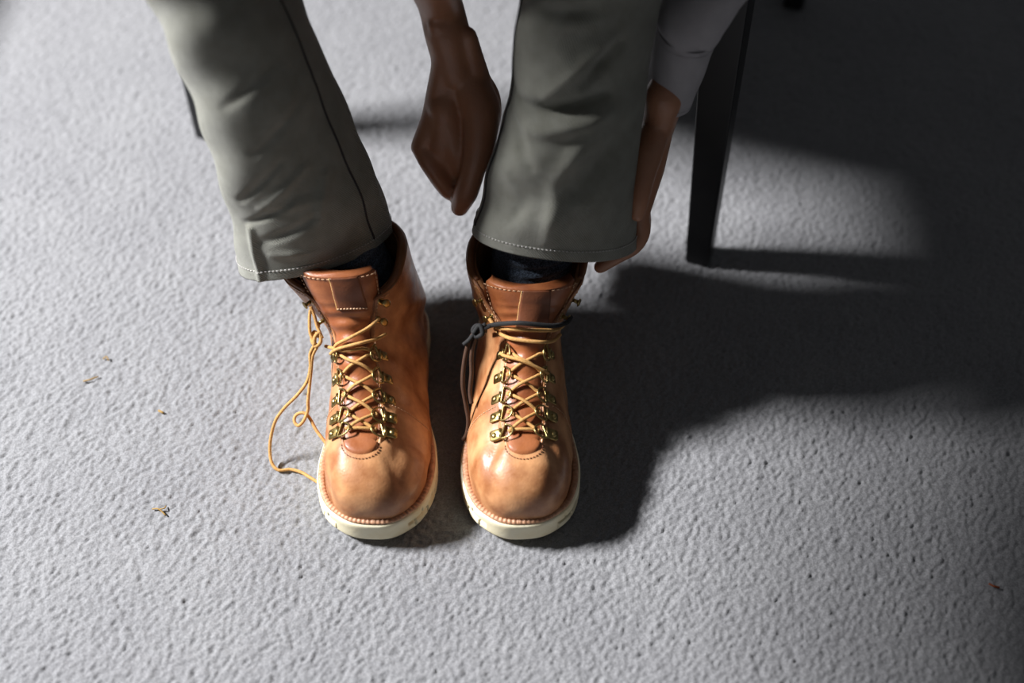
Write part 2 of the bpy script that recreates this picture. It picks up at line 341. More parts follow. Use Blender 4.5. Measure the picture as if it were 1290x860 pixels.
def make_boot(p):
    m = p['mirror']; S = Surf(m, p['lean']); root = empty('boot', (*p['loc'], 0), R(p['rot'])); tag(root, p['label'], 'boot')
    # --- sole with side cuts
    def groove(i, n, z):
        return 0
    N = 720; rows = []
    base = outline(m, 0, N); per = np.concatenate([[0], np.cumsum(np.linalg.norm(np.diff(base, axis=0), axis=1))])
    ins = {q: outline(m, q, N) for q in (0, .0008, .0015, .003, .006, .02)}
    spring = lambda y: .007 * max(0, (-y - .235) / .065) ** 1.6
    zs = [(0, .006), (.0015, .0015), (.004, .0008), (.0052, 0), (.0055, 0), (.0125, 0), (.0128, 0), (.014, 0), (.017, 0), (.0173, 0), (.020, 0), (.0235, 0), (.0258, .0008), (SOLE, .003), (SOLE, .02)]
    for z, q in zs:
        O = ins[q]; r = []
        for i in range(N):
            x, y = O[i]; s_ = per[i]; cut = 0
            side = -y < .288
            if side and .004 < z < .0225:
                ph = (s_ / .021) % 1; ph2 = (s_ / .021 + .5) % 1
                if z < .0127 and ph < .12: cut = .0036
                if .0127 < z < .0225 and ph2 < .12: cut = .0036
                if .0127 < z < .0142: cut = max(cut, .0026)
            if cut:
                d = np.array([x, y]) - np.array([0, min(max(y, -.24), -.05)]); d /= np.linalg.norm(d) + 1e-9; x -= d[0] * cut; y -= d[1] * cut
            r.append((x, y, z + spring(y)))
        rows.append(r)
    mb = MB(); mb.grid(rows, cv=True); mb.f.append(tuple(range(N))[::-1]); mb.f.append(tuple(range(mb.n - N, mb.n))); mb.build('sole', 'sole', root)
    # --- welt: rope-like stitched ridge
    O = outline(m, .0052, 900); pr = np.concatenate([[0], np.cumsum(np.linalg.norm(np.diff(O, axis=0), axis=1))]); rows = []; seg = 9
    for i in range(900):
        t = O[(i + 1) % 900] - O[i - 1]; t /= np.linalg.norm(t); nn = np.array([t[1], -t[0]]); y = O[i][1]
        rows.append([(O[i][0] + nn[0] * math.cos(a) * .0034, y + nn[1] * math.cos(a) * .0034, SOLE + .0012 + spring(y) + math.sin(a) * (.0022 + .0006 * math.sin(pr[i] / .0042 * 2 * PI + a * 1.2))) for a in np.linspace(0, 2 * PI, seg, endpoint=False)])
    MB().grid(rows, cu=True, cv=True).build('welt', 'welt', root)
    # --- sculpting shared by all the upper's layers
    def sculpt(P, n, s, d):
        a = 0
        for (cs, cd, ws, wd, amp, an) in p['dents']:
            ds, dd = (s - cs) * .33, d - cd; u = ds * math.cos(an) + dd * math.sin(an); v = -ds * math.sin(an) + dd * math.cos(an)
            a += amp * math.exp(-(u / ws) ** 2 - (v / wd) ** 2)
        a += .0007 * math.sin(d * 95 + s * 31 + p['loc'][0] * 50) * math.sin(s * 47 - d * 40) * smooth(.15, .3, s) * (1 - smooth(.5, .68, s))
        return P + n * a
    def pt(s, d, off=0):
        s = min(max(s, 0), 1); n = S.normal(s, d)[0]; return sculpt(S.raw(s, d) + n * off, n, s, d)
    # --- vamp (the whole lower shell)
    rows = []; J = 84
    for s in np.linspace(0, .80, 120):
        a, b = S.full(s, -1), S.full(s, 1); rows.append([pt(s, d) for d in np.concatenate([-np.linspace(a, 0, J)[:-1] , np.linspace(0, b, J)])])
    MB().grid(rows).build('vamp', 'vamp', root)
    gap = lambda s: p['gap'][0] + (p['gap'][1] - p['gap'][0]) * smooth(.28, .52, s) + (p['gap'][2] - p['gap'][1]) * smooth(.5, .78, s)
    s0 = .236
    # --- tongue
    def tw(s): return gap(s) - .004 + .014 * smooth(s0, s0 + .07, s) if s < .5 else (gap(.5) + .010) * (1 - smooth(.5, .8, s)) + p['tongue_w'] * smooth(.5, .8, s)
    rows = []; ss = np.linspace(s0 - .012, p['tongue_top'], 90)
    for s in ss:
        wv = tw(s); e = (s - ss[0]) / (ss[-1] - ss[0]); top = max(0, (s - ss[-1] + .05) / .05); wv *= math.sqrt(max(0, 1 - (top * .5) ** 2.0)) if top > 0 else 1
        low = smooth(0, .10, e); row = []
        for v in np.linspace(-1, 1, 45):
            d = v * wv; puff = .0012 * math.sin(s * 85) * (1 - v * v) * low * (1 - smooth(.6, .8, s)) + .004 * smooth(.60, .78, s) * (1 - abs(v) ** 4)
            row.append(pt(s, d, .0008 * low + .0012 * (1 - abs(v) ** 6) + puff * 1.))
        rows.append(row)
    lift = lambda s: np.array([0, .1, 1]) * p['text'] * smooth(.62, 1, s)
    rows = [[q + lift(s) for q in row] for row, s in zip(rows, ss)]
    back = [[lift(s) + pt(s, (1 if q else -1) * 0 + v * tw(s) * .98, -.006 * smooth(.4, .7, s) - .0005) for v in np.linspace(-1, 1, 45)] for q, s in [(0, s) for s in ss]]
    mb = MB(); loop = [rows[i] + back[i][::-1] for i in range(len(ss))]; mb.grid(loop, cv=True); mb.f.append(tuple(range(90))[::-1]); mb.f.append(tuple(range(mb.n - 90, mb.n)))
    tongue = mb.build('tongue', 'tongue', root)
    mb = MB()
    st = ss[-1] - .028; stitch_line(mb, [lift(st) + pt(st, d, .0062) for d in np.linspace(-tw(st) * .93, tw(st) * .93, 60)])
    for sg in (-1, 1): stitch_line(mb, [lift(s) + pt(s, sg * tw(s) * .92, .0040) for s in np.linspace(st, .62, 40)])
    tag(mb.build('stitching', 'thread', tongue), kind='stuff')
    # pull tab on the tongue
    a0, a1 = p['tab']; hw = .0125; c0 = p['tab_d']
    rows = []
    for i, s in enumerate(np.linspace(a0, a1, 24)):
        rows.append([lift(s) + pt(s, c0 + d, .0072 + .0006 * math.sin(i / 23 * PI)) for d in np.linspace(-hw, hw, 14)])
    back = [[lift(s) + pt(s, c0 + d, .0050) for d in np.linspace(-hw, hw, 14)] for s in np.linspace(a0, a1, 24)]
    mb = MB(); mb.grid([rows[i] + back[i][::-1] for i in range(24)], cv=True); mb.f.append(tuple(range(28))[::-1]); mb.f.append(tuple(range(mb.n - 28, mb.n)))
    tab = mb.build('pull_tab', 'tab', tongue)
    mb = MB(); mb.tube([lift(s) + pt(s, c0 - hw, .0068) for s in np.linspace(a0, a1, 20)], .0008, 6); mb.build('raw_edge', 'edge', tab)
    mb = MB(); stitch_line(mb, [lift(a0) + pt(a0 + .012, c0 + d, .0077) for d in np.linspace(-hw, hw, 20)], .0022, .0009, .0007); tag(mb.build('stitching', 'thread', tab), kind='stuff')
    # --- quarters
    def smax(v): return p['lobe'] + (1 - p['lobe']) * smooth(0, .42, v)
    def d0(s):
        return gap(s) + .010 * max(0, (s - p['lobe'] + .10) / .10) ** 3 * (1 if s > p['lobe'] - .10 else 0)
    def flare(s, d):
        f = smooth(.55, p['lobe'], s) * math.exp(-((abs(d) - gap(min(s, p['lobe']))) / .02) ** 2); return p['flare'][0 if d < 0 else 1] * f
    def qd(s, v, sg): 
        f = S.full(s, sg); a = min(d0(min(s, p['lobe'])), f); return a + (f - a) * v
    def QP(s, v, sg, off):
        d = qd(s, v, sg) * sg; q = pt(s, d, off + flare(s, d)); e = abs(d) - gap(min(s, p['lobe']))
        q = q + np.array([sg, .25, 0]) * (p['open'][0 if sg < 0 else 1] * smooth(.004, .030, e) * math.exp(-(max(0, e - .030) / .028) ** 2) * smooth(.56, .80, s)); return q
    for sg in (-1, 1):
        U = np.linspace(0, 1, 80); Vv = np.concatenate([np.linspace(0, .3, 26)[:-1], np.linspace(.3, 1, 34)])
        g = lambda off, uu, vv: QP(s0 + (smax(vv) - s0) * uu, vv, sg, off)
        outer = []
        for uu in U:
            row = []
            for j, vv in enumerate(Vv):
                edge = min(1, vv / .02); sx = s0 + (smax(vv) - s0) * uu; ofs = -.0007 + .0037 * math.sqrt(1 - (1 - edge) ** 2) * smooth(0, .03 + .10 * smooth(.02, .12, vv), sx - s0) + .0007 * smooth(.343, .349, sx) * smooth(.05, .1, vv)
                row.append(g(ofs, uu, vv))
            outer.append(row)
        inner = [[g(-.0026 - .0035 * smooth(.6, .9, uu), uu, vv) for vv in Vv] for uu in U]
        n_ = len(Vv); mb = MB(); mb.grid([outer[i] + inner[i][::-1] for i in range(80)], cv=True); mb.f.append(tuple(range(2 * n_))[::-1])
        for j in range(n_ - 1): mb.f.append((79 * 2 * n_ + j, 79 * 2 * n_ + j + 1, 79 * 2 * n_ + 2 * n_ - 2 - j, 79 * 2 * n_ + 2 * n_ - 1 - j))
        qo = mb.build('quarter', 'vamp', root)
        mb = MB(); stitch_line(mb, [QP(s, 0.0, sg, .0032) + 0 * s for s in np.linspace(s0 + .02, .5, 90)] and [pt(s, sg * (gap(s) + .0030), .0034 + flare(s, sg * (gap(s) + .003))) for s in np.linspace(s0 + .02, p['lobe'] - .05, 90)], .0024, .0012, .0004)
        stitch_line(mb, [g(.0034, .955, vv) for vv in np.linspace(.03, .95, 90)], .0026, .0014, .0004)
        stitch_line(mb, [QP(.352, v, sg, .0040) for v in np.linspace(.14, .80, 60)], .0024, .0012, .0004)
        tag(mb.build('stitching', 'thread', qo), kind='stuff')
        # raw edge line of the facing
        mb = MB(); mb.tube([QP(s, 0.0, sg, .0012) for s in np.linspace(s0 + .02, p['lobe'] - .002, 60)], .0011, 6, flat=1); mb.build('raw_edge', 'quarter', qo)
        # collar roll
        mb = MB(); pts = [g(-.001, 1, vv) for vv in np.linspace(.0, 1, 60)]; mb.tube(pts, [.0028 + .0016 * smooth(.02, .25, x) for x in np.linspace(0, 1, 60)], 10); mb.build('collar', 'quarter', root)
    # toe seam: the small reinforced patch at the foot of the tongue
    mb = MB(); hw = .0165; arc = [pt(s0 + .008 - .034 * math.sin(a), -hw * math.cos(a) * 1.0, .0022) for a in np.linspace(0, PI, 50)]
    rows = []
    for r_ in np.linspace(0, 1, 10):
        rows.append([pt(s0 + .020 - (.012 + .034 * math.sin(a)) * r_ , -hw * math.cos(a) * (r_ ** .5), .0019 * math.sqrt(max(0, 1 - r_ ** 6)) + .0002) for a in np.linspace(0, PI, 40)])
    patch = MB().grid(rows).build('throat_patch', 'tongue', root)
    mb = MB(); stitch_line(mb, [pt(s0 + .004 - .042 * math.sin(a), -(hw + .0018) * math.cos(a), .0006) for a in np.linspace(.0, PI, 70)], .0022, .0010, .00045); tag(mb.build('stitching', 'tab', patch), kind='stuff')
    # --- D ring eyelets and hooks
    ringpos = {-1: [], 1: []}
    for i, s in enumerate(p['rings']):
        for sg in (-1, 1):
            d = sg * (gap(s) + .0005); q = pt(s, d, .0052 + flare(s, d)); n, up, ac = S.normal(s, d); ins_ = -ac * sg
            tilt = p['tilts'][i] * (1 if sg < 0 else -1)
            up = up * math.cos(tilt) + ac * math.sin(tilt); ins2 = ins_ - up * np.dot(ins_, up); ins2 /= np.linalg.norm(ins2); n = np.cross(up, ins2) * (1 if np.dot(np.cross(up, ins2), n) > 0 else -1)
            ins2 = ins2 * math.cos(.28) + n * math.sin(.28)
            # ring: straight bar at the outside, round towards the tongue
            rr = .0076; path = [q + ins2 * (-.0025) + up * y for y in np.linspace(-rr, rr, 7)] + [q + ins2 * (-.0025 + .0122 * math.sin(a)) + up * rr * math.cos(a) for a in np.linspace(.15, PI - .15, 16)]
            mb = MB(); P = np.array(path); rows = []
            c = P.mean(0)
            for k in range(len(P)):
                t = P[(k + 1) % len(P)] - P[k - 1]; t /= np.linalg.norm(t); b = np.cross(t, n); b /= np.linalg.norm(b)
                rows.append([P[k] + .00105 * (math.cos(a) * b + math.sin(a) * n) for a in np.linspace(0, 2 * PI, 8, endpoint=False)])
            mb.grid(rows, cu=True, cv=True)
            # plate
            n0, up0, ac0 = S.normal(s, d); pb = MB(); pr_ = []
            for off, sc in ((.0028, 1), (.0042, 1), (.0046, .92)):
                pr_.append([])
                for a in np.linspace(0, 2 * PI, 24, endpoint=False):
                    cx = math.copysign(abs(math.cos(a)) ** .35, math.cos(a)) * .0062 * sc; cy = math.copysign(abs(math.sin(a)) ** .35, math.sin(a)) * .0054 * sc
                    dd = d + sg * (.0098 + cx); pr_[-1].append(pt(s + cy / .33 * .82, dd, off + flare(s, dd)) + up0 * (cy * 0) + up0 * math.sin(tilt) * 0)
            pb.grid(pr_, cv=True); pb.f.append(tuple(range(pb.n - 24, pb.n)))
            pc = pt(s, d + sg * .0045, .0046 + flare(s, d)); pb.tube([pc - up0 * .0048, pc + up0 * .0048], .0017, 8)   # the roll that grips the bar
            ey = pb.build('eyelet', 'brass', root)
            mb.build('ring', 'brass', ey)
            rc = pt(s, d + sg * .0112, .0040 + flare(s, d)); A = np.stack([ac0, up0, n0], 1); MB().ball(rc, (.0031, .0031, .0021), 14, A).build('rivet', 'brass', ey)
            ringpos[sg].append(q + ins2 * .0045)
    hooks = {-1: [], 1: []}
    for s in p['hooks']:
        for sg in (-1, 1):
            d = sg * (gap(s) + .0075); fl = flare(s, d); n, up, ac = S.normal(s, d); q = pt(s, d, .003 + fl)
            mb = MB(); A = np.stack([ac, up, n], 1)
            mb.ball(q, (.0046, .0046, .0010), 14, A); mb.tube([q, q + n * .006], .0019, 8); mb.ball(q + n * .0072 + ac * sg * .0012, (.0052, .0046, .0014), 14, A)
            mb.build('hook', 'brass', root); hooks[sg].append(q + n * .0042 - ac * sg * .002)
    # --- laces
    def cross(A, B, sa, da, sb, db, lift):
        out = []
        for f in np.linspace(.12, .88, 7):
            s = sa + (sb - sa) * f; d = da + (db - da) * f; out.append(pt(s, d, .0046 + lift * math.sin(f * PI)))
        return [A] + out + [B]
    r_l = .00165; mb = MB(); rg = p['rings']; g = lambda i: gap(rg[i])
    def strand(i, si, j, lift): return cross(ringpos[si][i], ringpos[-si][j], rg[i], si * (g(i) - .004), rg[j], -si * (g(j) - .004), lift)
    runs = [(-1, .0026), (1, .0)]
    mb.tube(spline(cross(ringpos[-1][0], ringpos[1][0], rg[0], -(g(0) - .004), rg[0], g(0) - .004, .001), 30), r_l, 9)
    for sg, lift in runs:
        path = []
        for i in range(len(rg) - 1):
            si = sg * (1 if i % 2 == 0 else -1); seg_ = strand(i, si, i + 1, lift if (i % 2 == 0) == (sg < 0) or True else 0)
            path += seg_ if not path else seg_[1:]
        mb.tube(spline(path, 170), r_l, 9)
    lo = mb.build('lace', 'lace', root)
    return root, pt, ringpos, hooks, gap
left = make_boot(dict(mirror=1, lean=-.30, loc=(-.128, .042), rot=-1.0, label='brown leather lace-up boot with loose tan lace ends trailing on the carpet',
    gap=(.0165, .0195, .029), tongue_w=.040, tongue_top=1.0, tab=(.70, .99), tab_d=.008, lobe=.84, flare=(.003, .004), open=(.013, 0), text=.012, rings=(.275, .317, .370, .432, .500), tilts=(.25, .2, .1, .12, .2), hooks=(.64, .77),
    dents=[(.215, -.034, .012, .010, -.0022, .4), (.225, .036, .012, .011, -.0028, -.5), (.19, .030, .006, .02, -.0012, .9), (.30, .03, .02, .006, .0012, 0), (.17, -.045, .006, .02, -.0014, -.7)]))
right = make_boot(dict(mirror=-1, lean=.11, loc=(.003, .042), rot=1.0, label='brown leather lace-up boot with a dark cord tied round its ankle',
    gap=(.0165, .0190, .050), tongue_w=.050, tongue_top=.95, tab=(.585, .93), tab_d=.004, lobe=.90, flare=(.006, .005), open=(.003, 0), text=0, rings=(.272, .322, .374, .436, .505), tilts=(.35, .15, .1, .08, .3), hooks=(.66, .76),
    dents=[(.235, -.030, .016, .009, -.0040, .6), (.235, .030, .016, .009, -.0036, -.6), (.20, 0, .006, .03, -.0006, 0), (.215, -.046, .02, .012, .0015, 0), (.16, .03, .01, .01, -.0008, 0)]))
def local(root, pts):
    c, s_ = math.cos(root.rotation_euler.z), math.sin(root.rotation_euler.z)
    return [((q[0] - root.location.x) * c + (q[1] - root.location.y) * s_, -(q[0] - root.location.x) * s_ + (q[1] - root.location.y) * c, q[2]) for q in pts]
def lace(root, name, m, pts, n=80, r=.00165, rows=None):
    mb = MB(); mb.tube(spline(local(root, pts), n), r, 9); return mb.build(name, m, root)
# top of the left boot's lace: two strands round the shin, knot, two hanging ends
root, pt, rp, hk, gp = left
def onb(lst, n=40, r=.0017): 
    mb = MB(); mb.tube(spline([pt(s, d, o) for s, d, o in lst], n), r, 9); return mb
mb = onb([(.500, -.017, .007), (.53, -.012, .008), (.555, 0, .0085), (.60, .014, .009), (.66, .028, .011)]); mb.tube(spline([pt(s, d, o) for s, d, o in [(.505, -.022, .009), (.515, -.010, .010), (.53, .004, .0095), (.55, .020, .010), (.575, .033, .010)]], 40), .0017, 9)
mb.tube(spline([pt(s, d, o) for s, d, o in [(.500, .017, .006), (.51, .008, .006), (.505, -.006, .006), (.52, -.016, .008), (.535, -.026, .011)]], 40), .0017, 9)
mb.build('lace_wrap', 'lace', root)
mb = MB()
K = local(root, [(-0.1877, -0.0999, 0.126), (-0.1925, -0.0955, 0.128), (-0.1946, -0.1022, 0.124), (-0.1906, -0.1078, 0.121), (-0.1858, -0.1051, 0.125), (-0.1873, -0.0992, 0.13), (-0.191, -0.1024, 0.129), (-0.1921, -0.1066, 0.122)])
mb.tube(spline(K, 60), .0019, 9); mb.tube(spline(local(root, [(-0.1842, -0.1027, 0.127), (-0.189, -0.0937, 0.133), (-0.1917, -0.0872, 0.142), (-0.1954, -0.081, 0.149)]), 24), .0017, 9); mb.tube(spline(local(root, [(-0.1914, -0.1054, 0.123), (-0.196, -0.0984, 0.129), (-0.1964, -0.0895, 0.14), (-0.1954, -0.0834, 0.147)]), 24), .0016, 9); mb.build('lace_knot', 'lace', root)
lace(root, 'lace_end', 'lace', [(-0.1906, -0.1054, 0.123), (-0.1965, -0.111, 0.114), (-0.1971, -0.1182, 0.102), (-0.2008, -0.1265, 0.09), (-0.2108, -0.1339, 0.078), (-0.2255, -0.1384, 0.062), (-0.2358, -0.1421, 0.046), (-0.2424, -0.149, 0.026), (-0.244, -0.1573, 0.013), (-0.2416, -0.166, 0.006), (-0.2349, -0.1717, 0.003), (-0.2232, -0.1702, 0.0022), (-0.2117, -0.1739, 0.002), (-0.2032, -0.1797, 0.002), (-0.1921, -0.1874, 0.002)], 120)
lace(root, 'lace_end', 'lace', [(-0.1883, -0.1066, 0.122), (-0.1942, -0.1123, 0.112), (-0.1964, -0.1196, 0.1), (-0.1985, -0.1291, 0.087), (-0.2006, -0.1387, 0.074), (-0.2011, -0.1434, 0.066), (-0.2052, -0.1501, 0.058), (-0.211, -0.1532, 0.053), (-0.2152, -0.1491, 0.054), (-0.2145, -0.1444, 0.057), (-0.2096, -0.1428, 0.06), (-0.204, -0.1438, 0.06), (-0.1994, -0.1476, 0.056), (-0.1938, -0.1558, 0.05), (-0.1873, -0.1636, 0.046), (-0.1816, -0.1701, 0.043)], 120)
# the right boot: hook strands, dark cord and hanging lace ends coloured as in shade
root, pt, rp, hk, gp = right
mb = onb([(.505, -.024, .008), (.49, -.016, .010), (.47, -.002, .009), (.445, .013, .008), (.440, .020, .007)]); 
mb.tube(spline([pt(s, d, o) for s, d, o in [(.61, -.034, .009), (.575, -.022, .010), (.55, -.008, .009), (.54, .008, .009), (.55, .022, .010), (.58, .036, .010)]], 40), .0019, 9)
mb.tube(spline([pt(s, d, o) for s, d, o in [(.66, -.040, .010), (.62, -.028, .011), (.60, -.010, .0105), (.595, .010, .0105), (.61, .026, .011), (.64, .042, .011)]], 40), .0019, 9)
mb.build('lace_wrap', 'lace', root)
mb = MB()
for o, w_ in ((0, 0), (.003, .0035)):
    mb.tube(spline([pt(s + o, d, f) for s, d, f in [(.60, -.050, .012), (.625, -.042, .015), (.64, -.025, .015), (.635, -.005, .0145), (.63, .015, .0145), (.65, .033, .015), (.67, .050, .012)]], 60), .0021, 9)
c_ = mb.build('ankle_cord', 'darklace', root); c_['label'] = 'dark cord wound round the ankle'
K = [(-0.0292, -0.0991, 0.137), (-0.0338, -0.0968, 0.139), (-0.0377, -0.0994, 0.135), (-0.0346, -0.1041, 0.131), (-0.0284, -0.1043, 0.136), (-0.0314, -0.0985, 0.141), (-0.0376, -0.1026, 0.134)]
mb = MB(); mb.tube(spline(local(root, K), 50), .0024, 9); mb.tube(spline(local(root, [(-0.0253, -0.0965, 0.141), (-0.0346, -0.1004, 0.135), (-0.0415, -0.1056, 0.128), (-0.047, -0.1083, 0.124)]), 20), .0022, 9); k_ = mb.build('lace_knot', 'darklace', root); k_['label'] = 'dark knot'
for pts in ([(-0.0315, -0.0979, 0.138), (-0.0392, -0.1032, 0.13), (-0.0441, -0.1085, 0.117), (-0.0474, -0.1174, 0.101), (-0.0484, -0.1275, 0.085), (-0.0455, -0.1375, 0.066), (-0.0433, -0.1458, 0.051), (-0.0451, -0.1512, 0.037), (-0.0492, -0.1539, 0.03)],
            [(-0.0299, -0.1003, 0.136), (-0.0362, -0.1047, 0.127), (-0.0395, -0.1123, 0.112), (-0.0396, -0.1213, 0.096), (-0.0414, -0.1305, 0.08), (-0.0399, -0.1386, 0.07)]):
    e_ = lace(root, 'lace_end', 'shadedlace', pts, 70, .0022); e_['label'] = 'lace end coloured dark brown for its shade'
# ================================================================ person
person = empty('person', (0, .30, 0)); tag(person, 'seated person in grey trousers and pale shirt pulling a trouser hem over a boot', 'person')
PO = np.array([0, .30, 0])
def pb(mb, name, m, parent=None, **k):
    o = mb.build(name, m, parent or person, loc=None, **k)
    me = o.data; me.transform(Matrix.Translation((-PO[0], -PO[1], -PO[2]))); return o
# --- body: one continuous surface grown from tapered limbs
B = MB()
def limb(pts, rad, seg=16, n=None, sub=.006):
    pts = np.array(pts, float); n = n or max(len(pts), int(np.linalg.norm(np.diff(pts, axis=0), axis=1).sum() / sub)); P = catmull(pts, n) if len(pts) > 2 else np.linspace(pts[0], pts[1], n)
    rr = np.interp(np.linspace(0, 1, n), np.linspace(0, 1, len(rad)), rad); B.tube(P, rr, seg); B.ball(P[0], rr[0], seg); B.ball(P[-1], rr[-1], seg)
hip = {-1: (-.09, .42, .575), 1: (.09, .42, .575)}
limb([(0, .43, .55), (0, .38, .66), (0, .22, .78), (0, .06, .85), (0, -.03, .885)], [.10, .085, .09, .075, .045], 24, sub=.02)
limb([(-.08, .43, .585), (.08, .43, .585)], [.08, .08], 20, sub=.02)
limb([(-.15, .08, .825), (.15, .08, .825)], [.04, .04], 20, sub=.02)
limb([(0, -.0, .87), (0, -.085, .885), (0, -.12, .875)], [.055, .05, .052], 20, sub=.01)
hc = np.array([0, -.165, .845]); hx = np.array([[1, 0, 0], [0, .62, .78], [0, -.78, .62]])
# head: bowed, face to the boots (face direction forward-down)
ca, sa = math.cos(R(48)), math.sin(R(48)); Hm = np.array([[1, 0, 0], [0, ca, -sa], [0, sa, ca]]) @ np.eye(3)
hp = lambda x, y, z: hc + Hm @ np.array([x, y, z])
B.ball(hp(0, .01, .03), (.075, .095, .088), 28, Hm); B.ball(hp(0, -.025, -.035), (.058, .065, .07), 24, Hm); B.ball(hp(0, -.055, -.075), (.026, .026, .022), 16, Hm)
limb([hp(0, -.088, .012), hp(0, -.104, -.012), hp(0, -.108, -.025)], [.007, .010, .013], 10); 
for sg in (-1, 1):
    B.ball(hp(.073 * sg, .012, -.01), (.011, .022, .032), 12, Hm); B.ball(hp(.028 * sg, -.083, .026), (.020, .012, .007), 12, Hm)
    B.ball(hp(.010 * sg, -.104, -.027), (.008, .009, .006), 8, Hm)
limb([hp(-.022, -.082, -.052), hp(0, -.093, -.050), hp(.022, -.082, -.052)], [.004, .0065, .004], 8); limb([hp(-.020, -.080, -.060), hp(0, -.090, -.061), hp(.020, -.080, -.060)], [.004, .007, .004], 8)
# legs, thin enough to stay inside the trousers
ankL, ankR = (-.150, -.010, .10), (.012, -.010, .10)
for sg, knee, ank, ft in ((-1, (-.278, .10, .54), ankL, (-.133, -.19, .053)), (1, (.098, .115, .55), ankR, (.004, -.19, .053))):
    limb([hip[sg], ((hip[sg][0] + knee[0]) / 2, .26, .58), knee], [.070, .060, .048], 20, sub=.015)
    mids = ([(-0.2539, 0.056, 0.4085), (-0.2115, 0.018, 0.271), (-0.1932, 0.004, 0.1675)], [(0.0708, 0.066, 0.3993), (0.0539, 0.024, 0.2605), (0.0444, 0.004, 0.1652)])[sg > 0]
    limb([knee, *mids, ank], [.038, .034, .032, .029, .027], 18, sub=.01); limb([ank, (ank[0] * .6 + ft[0] * .4, -.08, .068), ft], [.027, .028, .020], 16, sub=.008)
# arms
# person's right arm (left in the photo): forearm comes down from the elbow, hand pinches the cuff
wR = np.array((-0.0543, 0.104, 0.2887)); eR = np.array((-.105, .06, .60)); sR = np.array((-.18, .07, .82))
limb([sR, (sR + eR) / 2 + [-.02, 0, 0], eR], [.036, .036, .034], 18, sub=.01)
limb([eR, (-.088, .05, .52), (-0.0688, 0.114, 0.3638), (-0.0623, 0.109, 0.3308), wR], [.036, .034, .0215, .0222, .0215], 20)
def hand(wr, hub, mcps, fingers, thumb, r_pal=.0125):
    for q in mcps: limb([wr, tuple(np.array(wr) * .55 + np.array(q) * .45 + hub), q], [.018, .0165, .0105], 16)
    for a, b in zip(mcps[:-1], mcps[1:]):
        for f in (.35, .6, .85): limb([np.array(wr) * (1 - f) + np.array(a) * f, np.array(wr) * (1 - f) + np.array(b) * f], [r_pal * (1.15 - .25 * f)] * 2, 12)
    for q, F in zip(mcps, fingers): limb([q] + F[0], F[1], 14, sub=.0025)
    limb(thumb[0], thumb[1], 16, sub=.0025)
hand((-0.053, 0.104, 0.2808), np.array([0, 0, 0]), [(-0.0919, 0.078, 0.2116), (-0.091, 0.098, 0.1989), (-0.0856, 0.118, 0.1896), (-0.0766, 0.134, 0.1819)],
    [([(-0.0833, 0.068, 0.1992), (-0.0705, 0.064, 0.1744), (-0.0605, 0.066, 0.159), (-0.047, 0.078, 0.1531), (-0.0386, 0.084, 0.1655)], [.0100, .0105, .0098, .0095, .0082, .0078, .007]),
     ([(-0.0816, 0.088, 0.1818), (-0.0671, 0.086, 0.1523), (-0.0524, 0.088, 0.1435), (-0.0405, 0.092, 0.1579)], [.0112, .0104, .0095, .0090, .0080, .007]),
     ([(-0.0752, 0.106, 0.1718), (-0.0594, 0.106, 0.147), (-0.0461, 0.108, 0.1451), (-0.0375, 0.11, 0.1603)], [.0108, .0092, .0085, .0085, .0078, .007]),
     ([(-0.0677, 0.124, 0.1643), (-0.0532, 0.124, 0.1461), (-0.0412, 0.124, 0.153), (-0.036, 0.124, 0.1643)], [.0095, .0082, .0078, .0078, .0070, .0062])],
    ([(-0.0397, 0.096, 0.2754), (-0.0305, 0.08, 0.2568), (-0.0323, 0.064, 0.2274), (-0.0389, 0.054, 0.2025), (-0.0467, 0.05, 0.1756), (-0.0537, 0.05, 0.1542)], [.019, .0195, .0160, .0125, .0128, .0095]))
limb([(-0.0351, 0.104, 0.2768), (-0.023, 0.106, 0.2468), (-0.0283, 0.104, 0.2096), (-0.0449, 0.094, 0.1861)], [.014, .0125, .014, .012], 14)
limb([(-0.0415, 0.1, 0.3331), (-0.0348, 0.1, 0.29), (-0.0276, 0.1, 0.258)], [.0085, .0120, .0125], 14)
limb([(-0.0705, 0.1, 0.347), (-0.066, 0.1, 0.3046), (-0.0721, 0.096, 0.2634), (-0.0777, 0.09, 0.2378)], [.010, .0125, .0135, .0135], 14)
limb([(-0.0667, 0.089, 0.2541), (-0.0583, 0.08, 0.2151), (-0.0526, 0.074, 0.186)], [.018, .017, .012], 14)
limb([(-0.067, 0.084, 0.243), (-0.0714, 0.078, 0.2062), (-0.0627, 0.074, 0.1749)], [.016, .014, .010], 14)
limb([(-0.0436, 0.089, 0.2387), (-0.0427, 0.08, 0.199), (-0.0418, 0.08, 0.1659)], [.018, .014, .010], 14)
